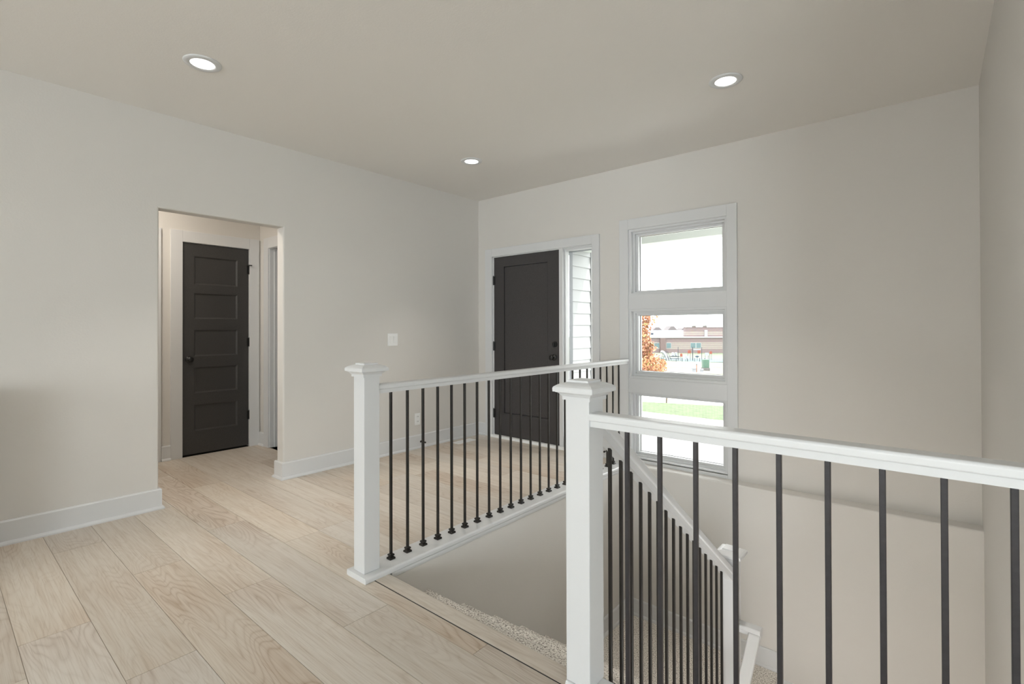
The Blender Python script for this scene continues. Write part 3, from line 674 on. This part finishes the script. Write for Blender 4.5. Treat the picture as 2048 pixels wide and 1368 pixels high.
def can_light(label, x, y):
    o = thing('recessed_light', label, 'ceiling light', (x, y, H), 'lit recessed ceiling lights')
    MB().lathe([(0.060, -0.002), (0.095, -0.002), (0.095, 0.004), (0.090, 0.0075), (0.066, 0.0085), (0.062, 0.006), (0.060, 0.0)], (x, y, H), (0, 0, -1), 48).build('trim_ring', 'trim_paint', o, smooth=True)
    MB().lathe([(0.0605, 0.0058), (0.058, 0.0050), (0.044, -0.0012), (0.0005, -0.0012)], (x, y, H), (0, 0, -1), 48).build('lens', 'lamp_lens', o, smooth=True)
    l = lamp('recessed_light_glow', 'AREA', (0, 0, -0.012), CAN, (1.0, 0.96, 0.90), shape='DISK', size=0.11, spread=1.3)
    l.parent = o
can_light('round recessed ceiling light at upper left, the largest, near the left wall', 0.954, -3.215)
can_light('small far recessed ceiling light near the corner above the front door', 0.939, -1.058)
can_light('round recessed ceiling light at right above the stairwell and window', 3.137, -1.084)

# ------------------------------------------------------------------ outside: porch, siding, ground
porch = MB()
for a, b_ in ((-0.05, 1.685), (1.693, 3.35), (3.358, 5.2)): porch.box(a, b_, 0.181, 1.55, -0.3, -0.06).box(a, b_, 1.557, 3.0, -0.3, -0.06)
porch.box(-0.05, 5.2, 0.181, 3.0, -0.32, -0.066)
struct(porch, 'porch_slab', 'concrete')
pr_ = MB().box(-0.4, 5.6, 0.181, 2.55, 2.58, 2.72).box(-0.4, 5.6, 2.34, 2.57, 2.43, 2.72).box(-0.4, 5.6, 2.55, 2.75, 2.62, 2.80)
struct(pr_, 'porch_roof', 'soffit_paint')
sd = MB()
for k in range(18):
    z = -0.14 + k * 0.1785
    sd.prism([(-0.072, z), (-0.050, z), (-0.066, z + .1785), (-0.072, z + .1785)], XZ, 0.181, 2.60)
sd.box(-0.30, -0.072, 0.181, 2.70, -0.3, 2.9).box(-0.075, -0.040, 2.60, 2.70, -0.2, 2.9)
struct(sd, 'wall_garage', 'siding_paint')
gz = lambda y: (-0.20 if y < 3 else -0.20 - 0.0519 * (y - 3) if y < 30 else -1.60 - 0.0529 * (y - 30) if y < 64 else -3.40 - 0.0377 * (y - 64) if y < 141 else -6.30)
def sheet(name, m, rows, thick=0.05):
    """ground strip: rows of (xL, yL, xR, yR)"""
    mb = MB(); R_ = []
    for (xl, yl, xr, yr) in rows:
        R_.append([mb.bm.verts.new((xl + (xr - xl) * t_, yl + (yr - yl) * t_, gz(yl + (yr - yl) * t_) )) for t_ in [i / 24 for i in range(25)]])
    for a, b_ in zip(R_, R_[1:]):
        for i in range(24): mb.bm.faces.new((a[i], a[i + 1], b_[i + 1], b_[i]))
    bmesh.ops.recalc_face_normals(mb.bm, faces=mb.bm.faces)
    if sum(f.normal.z for f in mb.bm.faces) < 0: bmesh.ops.reverse_faces(mb.bm, faces=mb.bm.faces)
    return struct(mb, name, m)
LA = [(-0.66, 5.64), (0.76, 6.54)]
sheet('lawn', 'lawn_grass', [(-12, 3.0, 14, 3.0), (-6, 4.2, 10, 6.5), (-3.6, 4.2, 4.0, 8.2)])
sheet('street', 'street_concrete', [(-60, 3.4, 60, 3.4), (-60, 10, 60, 10), (-60, 19, 60, 19)]).location.z = -0.07
sheet('dirt_lot', 'dirt_tufts', [(-90, 18.5, 90, 18.5), (-90, 30, 90, 30), (-90, 45, 90, 45), (-90, 58, 90, 58)])
sheet('field', 'field_grass', [(-200, 57.5, 200, 57.5), (-220, 64, 220, 64), (-260, 100, 260, 100), (-300, 141, 300, 141), (-400, 400, 400, 400)])
F2, R2 = Vector((math.cos(YAW), math.sin(YAW), 0)), Vector((math.sin(YAW), -math.cos(YAW), 0))
VA = math.atan2(R2.y, R2.x)                    # streets and school face the house squarely along this bearing
def at(dist, side, z=0.0): p = Vector((CAM.x, CAM.y, 0)) + F2 * dist + R2 * side; return (p.x, p.y, z)

# autumn shrub maple
def tree(name, label, loc, blobs, mats, nleaf, size, trunk):
    o = thing(name, label, 'tree', loc)
    t_ = MB()
    t_.tube((0, 0, -0.05), (0.02, 0.0, trunk * 0.55), 0.035, 0.024, 9).tube((0.02, 0, trunk * 0.5), (-0.03, 0.02, trunk), 0.024, 0.010, 8)
    for k in range(7):
        a = k * 2.4; z = trunk * (0.25 + 0.09 * k)
        t_.tube((0.01, 0, z), (0.28 * math.cos(a), 0.28 * math.sin(a), z + .28), 0.010, 0.004, 6)
    t_.build('trunk', 'bark', o, local=True)
    rr = random.Random(11)
    mb = MB()
    for k in range(nleaf):
        bx, by, bz, rx, rz, mi = blobs[rr.choices(range(len(blobs)), [b[3] * b[3] * b[4] for b in blobs])[0]]
        while True:
            p = Vector((rr.uniform(-1, 1), rr.uniform(-1, 1), rr.uniform(-1, 1)))
            if 0.25 < p.length < 1: break
        c = Vector((bx + p.x * rx, by + p.y * rx, bz + p.z * rz))
        q = Matrix.Rotation(rr.uniform(0, 6.28), 3, 'Z') @ Matrix.Rotation(rr.uniform(-1.3, 1.3), 3, 'X') @ Matrix.Rotation(rr.uniform(0, 6.28), 3, 'Y')
        s_ = size * rr.uniform(0.6, 1.2)
        vs = [mb.bm.verts.new(c + q @ Vector(v_) * s_) for v_ in ((0, -1, 0), (0.55, -0.2, .12), (0.35, 0.5, 0), (0, 1, -.1), (-0.35, 0.5, 0), (-0.55, -0.2, .12))]
        f = mb.bm.faces.new(vs); f.material_index = mi if rr.random() < .7 else rr.randrange(len(mats))
    mb.build('foliage', mats, o, local=True)
    return o
tree('maple_tree', 'small orange leaved autumn tree on the lawn edge at the left of the window', at(14, 3.64, -0.78),
     [(0.02, 0, 2.0, .24, .55, 0), (0.03, 0, 1.45, .30, .45, 2), (.05, 0, 1.7, .22, .85, 0), (.08, 0, 2.25, .22, .4, 2), (.05, 0, 1.2, .24, .5, 2), (0.1, 0, 0.95, .60, .40, 0), (-.05, .1, 0.6, .45, .35, 1), (.28, 0, .65, .36, .35, 2), (.25, .1, 2.35, .18, .25, 0), (.3, 0, 1.5, .16, .15, 0)],
     ['leaf_orange', 'leaf_yellow', 'leaf_rust'], 4600, 0.045, 2.2)
tag(MB().box(-.014, .014, -.014, .014, -.05, .52, .002).build('wooden_stake', 'stake_wood'), 'thin dark wooden stake standing at the far edge of the lawn', 'stake')
o = bpy.data.objects['wooden_stake']; o.location = at(10.6, 3.28, gz(6.2)); o.rotation_euler = (0.05, 0.08, 0)
# utility boxes on the lot
o = thing('utility_box', 'green utility box on a grey base on the dirt lot', 'utility box', at(32, 12.42, 1.2375 - 84 * 32 / FPX), rot=VA)
MB().box(-.19, .19, -.16, .16, 0.14, .68, .02).build('cabinet', 'box_green', o, local=True); MB().box(-.22, .22, -.19, .19, -.1, .14, .01).build('plinth', 'box_base', o, local=True)
MB().box(-.17, .17, -.168, -.158, .2, .6, .004).build('door', 'box_green', o, local=True)
for nm, lb, dd, px, wd, hh in (('utility_pedestal', 'pale utility pedestal on the dirt lot at left of the orange marker', 29, 1387, .20, .50), ('utility_pedestal', 'narrow pale utility pedestal on the dirt lot between marker and green box', 29, 1403, .13, .42)):
    o = thing(nm, lb, 'utility pedestal', at(dd, (px - 1024) / FPX * dd, gz(27) - .12), rot=VA)
    MB().box(-wd / 2, wd / 2, -.1, .1, 0, hh * .8, .01).build('body', 'play_white', o, local=True); MB().box(-wd / 2 - .012, wd / 2 + .012, -.112, .112, hh * .8, hh, .02).build('lid', 'play_white', o, local=True)
o = thing('marker_post', 'thin orange marker post on the dirt lot', 'marker post', at(29, 10.74, gz(27) - .1), rot=VA)
MB().tube((0, 0, 0), (0, 0, .62), .022, .022, 10).build('post', 'marker_orange', o, local=True); MB().tube((0, 0, .62), (0, 0, .70), .030, .014, 10).build('cap', 'play_dark', o, local=True)

# school
SZ0 = -6.3
o = thing('school_building', 'wide pink brick school building with striped walls beyond the playground', 'building', at(150, 51.4, SZ0), rot=VA)
MB().box(-26, 34, 0, 26, -1, 4.55).build('wall', 'school_brick', o, local=True)
MB().box(-26.3, 34.3, -.35, 26, 4.55, 4.92).build('fascia', 'white_fascia', o, local=True)
MB().box(1.4, 34, 1.5, 3.5, 4.0, 7.62).build('upper_wall', 'school_brick', o, local=True)
MB().box(1.3, 34.1, 1.4, 3.6, 7.62, 7.80).build('parapet', 'brick_pier', o, local=True)
MB().prism([(1.5, 4.92), (24, 6.75), (24, 4.5), (1.5, 4.5)], lambda u, v, a: (a, u + 2.2, v), -40, 30).build('metal_roof', 'roof_metal', o, local=True)
MB().box(-6.9, -5.3, -.5, .3, -1, 4.50).build('pier', 'brick_pier', o, local=True)
for x0, x1 in ((-8.5, -7.1), (-4.85, -3.55), (2.4, 3.85), (4.05, 5.45), (14, 15.4), (15.6, 17)):
    f = MB().box(x0 - .1, x1 + .1, -.05, .1, 1.4, 3.1).build('window', 'white_fascia', o, local=True)
    MB().box(x0, x1, -.08, 0.0, 1.5, 3.0).build('pane', 'school_glass', f, local=True)
MB().box(7.1, 8.0, 1.3, 1.6, 4.9, 6.9).build('door', 'white_fascia', o, local=True)
for x0 in (-12.3, -10.8, -8.6, -6.7): MB().box(x0, x0 + .7, 10, 10.5, 5.3 + .1 * (x0 % 1), 5.90 + .1 * (x0 % 1)).build('roof_vent', 'play_dark', o, local=True)
for x0 in (3.9, 7.2): MB().box(x0, x0 + .8, 1.8, 3.2, 7.8, 8.3).build('rooftop_unit', 'box_base', o, local=True)
for k, (px, wd, top, lb) in enumerate(((1285, 7.2, 1.5, 'grey gabled house far behind the school at the left'), (1315, 7.2, 1.8, 'grey gabled house far behind the school, second from the left'), (1345, 6.8, 2.3, 'grey gabled house far behind the school, with the tallest roof'), (1369, 5.0, 1.3, 'grey gabled house far behind the school, beside its upper storey'))):
    o = thing('house', lb, 'house', at(260 + 14 * k, (px - 1024) / FPX * (260 + 14 * k), SZ0), 'houses behind the school', VA)
    MB().box(-wd / 2, wd / 2, 0, 9, -1, 5.2).build('wall', 'house_wall', o, local=True)
    MB().prism([(-wd / 2 - .5, 5.0), (wd / 2 + .5, 5.0), (0.8, 6.3 + top), (-0.8, 6.3 + top)], lambda u, v, a: (u, a, v), -.4, 9.4).build('roof', 'roof_shingle', o, local=True)
# playground
PG = -3.4
def pgx(px, dd=71): return (px - 1024) / FPX * dd
pad = MB().prism([(-2.2, -2), (5.2, -2.0), (7.5, 6), (-1, 9)], lambda u, v, a: (u, v, a), -0.10, -0.012)
pad_o = tag(pad.build('playground_pad', 'play_pad'), 'blue green rubber playground surface in front of the school', 'playground surface'); pad_o.location = at(70, pgx(1365), PG); pad_o.rotation_euler = (0, 0, VA)
o = thing('playground_slide', 'white playground slide with a dark dome frame at the left of the playground', 'slide', at(71, pgx(1331), PG), rot=VA)
k = MB()
for j in range(3):
    pts = [(-.75 + .14 * j + .95 * (i / 8), -.2 + .2 * j, 1.28 * math.sin(PI * (0.5 + 0.5 * i / 8)) ** .8 if i < 8 else 0.0) for i in range(9)]
    for a, b_ in zip(pts, pts[1:]): k.tube(a, b_, .16, .16, 8)
k.build('chute', 'play_white', o, local=True)
k = MB()
for j in range(5):
    a = -.8 + .38 * j
    k.tube((a, -.3, 0), (a * .35, 0, 1.35), .03, .03, 6)
k.tube((-.55, -.28, .55), (.55, -.28, .55), .03, .03, 6).build('frame', 'play_dark', o, local=True)
o = thing('play_platform', 'low dark playground platform with white seats right of the slide', 'play platform', at(71, pgx(1349), PG), rot=VA)
MB().box(-.6, .55, -.4, .4, .55, .66).box(-.6, .55, -.4, .4, .25, .33).build('deck', 'play_dark', o, local=True)
for x in (-.25, .2): MB().box(x - .14, x + .14, -.2, .2, .66, 1.15, .05).build('seat', 'play_white', o, local=True)
MB().tube((.5, 0, 0), (.5, 0, 1.95), .035, .035, 8).build('post', 'play_dark', o, local=True)
o = thing('climbing_frame', 'tall dark playground climbing frame with a white top beam', 'climbing frame', at(71, pgx(1394), PG), rot=VA)
for x, y in ((-.72, -.3), (-.55, .3), (.55, -.3), (.78, .3)): MB().tube((x, y, 0), (x, y, 1.9), .038, .038, 8).build('post', 'play_dark', o, local=True)
MB().box(-.6, .5, -.06, .06, 1.48, 1.62).build('beam', 'play_white', o, local=True)
MB().box(.05, .45, -.1, .1, 1.0, 1.45, .03).build('panel', 'play_red', o, local=True)
MB().tube((0, 0, 0), (0, 0, .5), .03, .03, 8).lathe([(.05, .45), (.26, .52), (.28, .62), (.1, .72)], (0, 0, 0), (0, 0, 1), 14).build('swivel_seat', 'play_blue', o, local=True)
def panel_post(label, px, base, m, dd=71, wd=.34, hh=.46):
    o = thing('activity_board', label, 'activity board', at(dd, pgx(px, dd), PG), rot=VA)
    for x in (-wd / 2, wd / 2): MB().tube((x, 0, 0), (x, 0, base + hh * .6), .026, .026, 8).build('post', 'play_dark', o, local=True)
    MB().prism(rounded([(-wd / 2 - .06, base), (wd / 2 + .06, base), (wd / 2 + .06, base + hh), (-wd / 2 - .06, base + hh)], [.05, .05, .14, .14], 4), lambda u, v, a: (u, a, v), -.075, -.03).build('panel', m, o, local=True)
panel_post('red playground board on posts, the taller one beside the climbing frame', 1378, 1.02, 'play_red')
panel_post('small red playground board on posts left of the taller red one', 1362, .55, 'play_red', 71, .22, .45)
panel_post('white playground board on posts between the two red ones and the frame', 1373, .30, 'play_white', 69.5)
panel_post('white playground board on posts at the right of the climbing frame', 1413, .70, 'play_white', 71, .45, .4)
panel_post('red playground board on posts farthest right on the playground', 1421, .85, 'play_red', 72.5, .25, .40)
for px in (1352, 1364, 1374, 1389, 1399, 1409):
    b = tag(MB().tube((0, 0, 0), (0, 0, .42), .04, .04, 8).build('bollard', 'play_dark'), 'short dark bollard post along the front of the playground', 'bollard', 'bollards along the playground')
    b.location = at(66.5, pgx(px, 66.5), PG + .18)
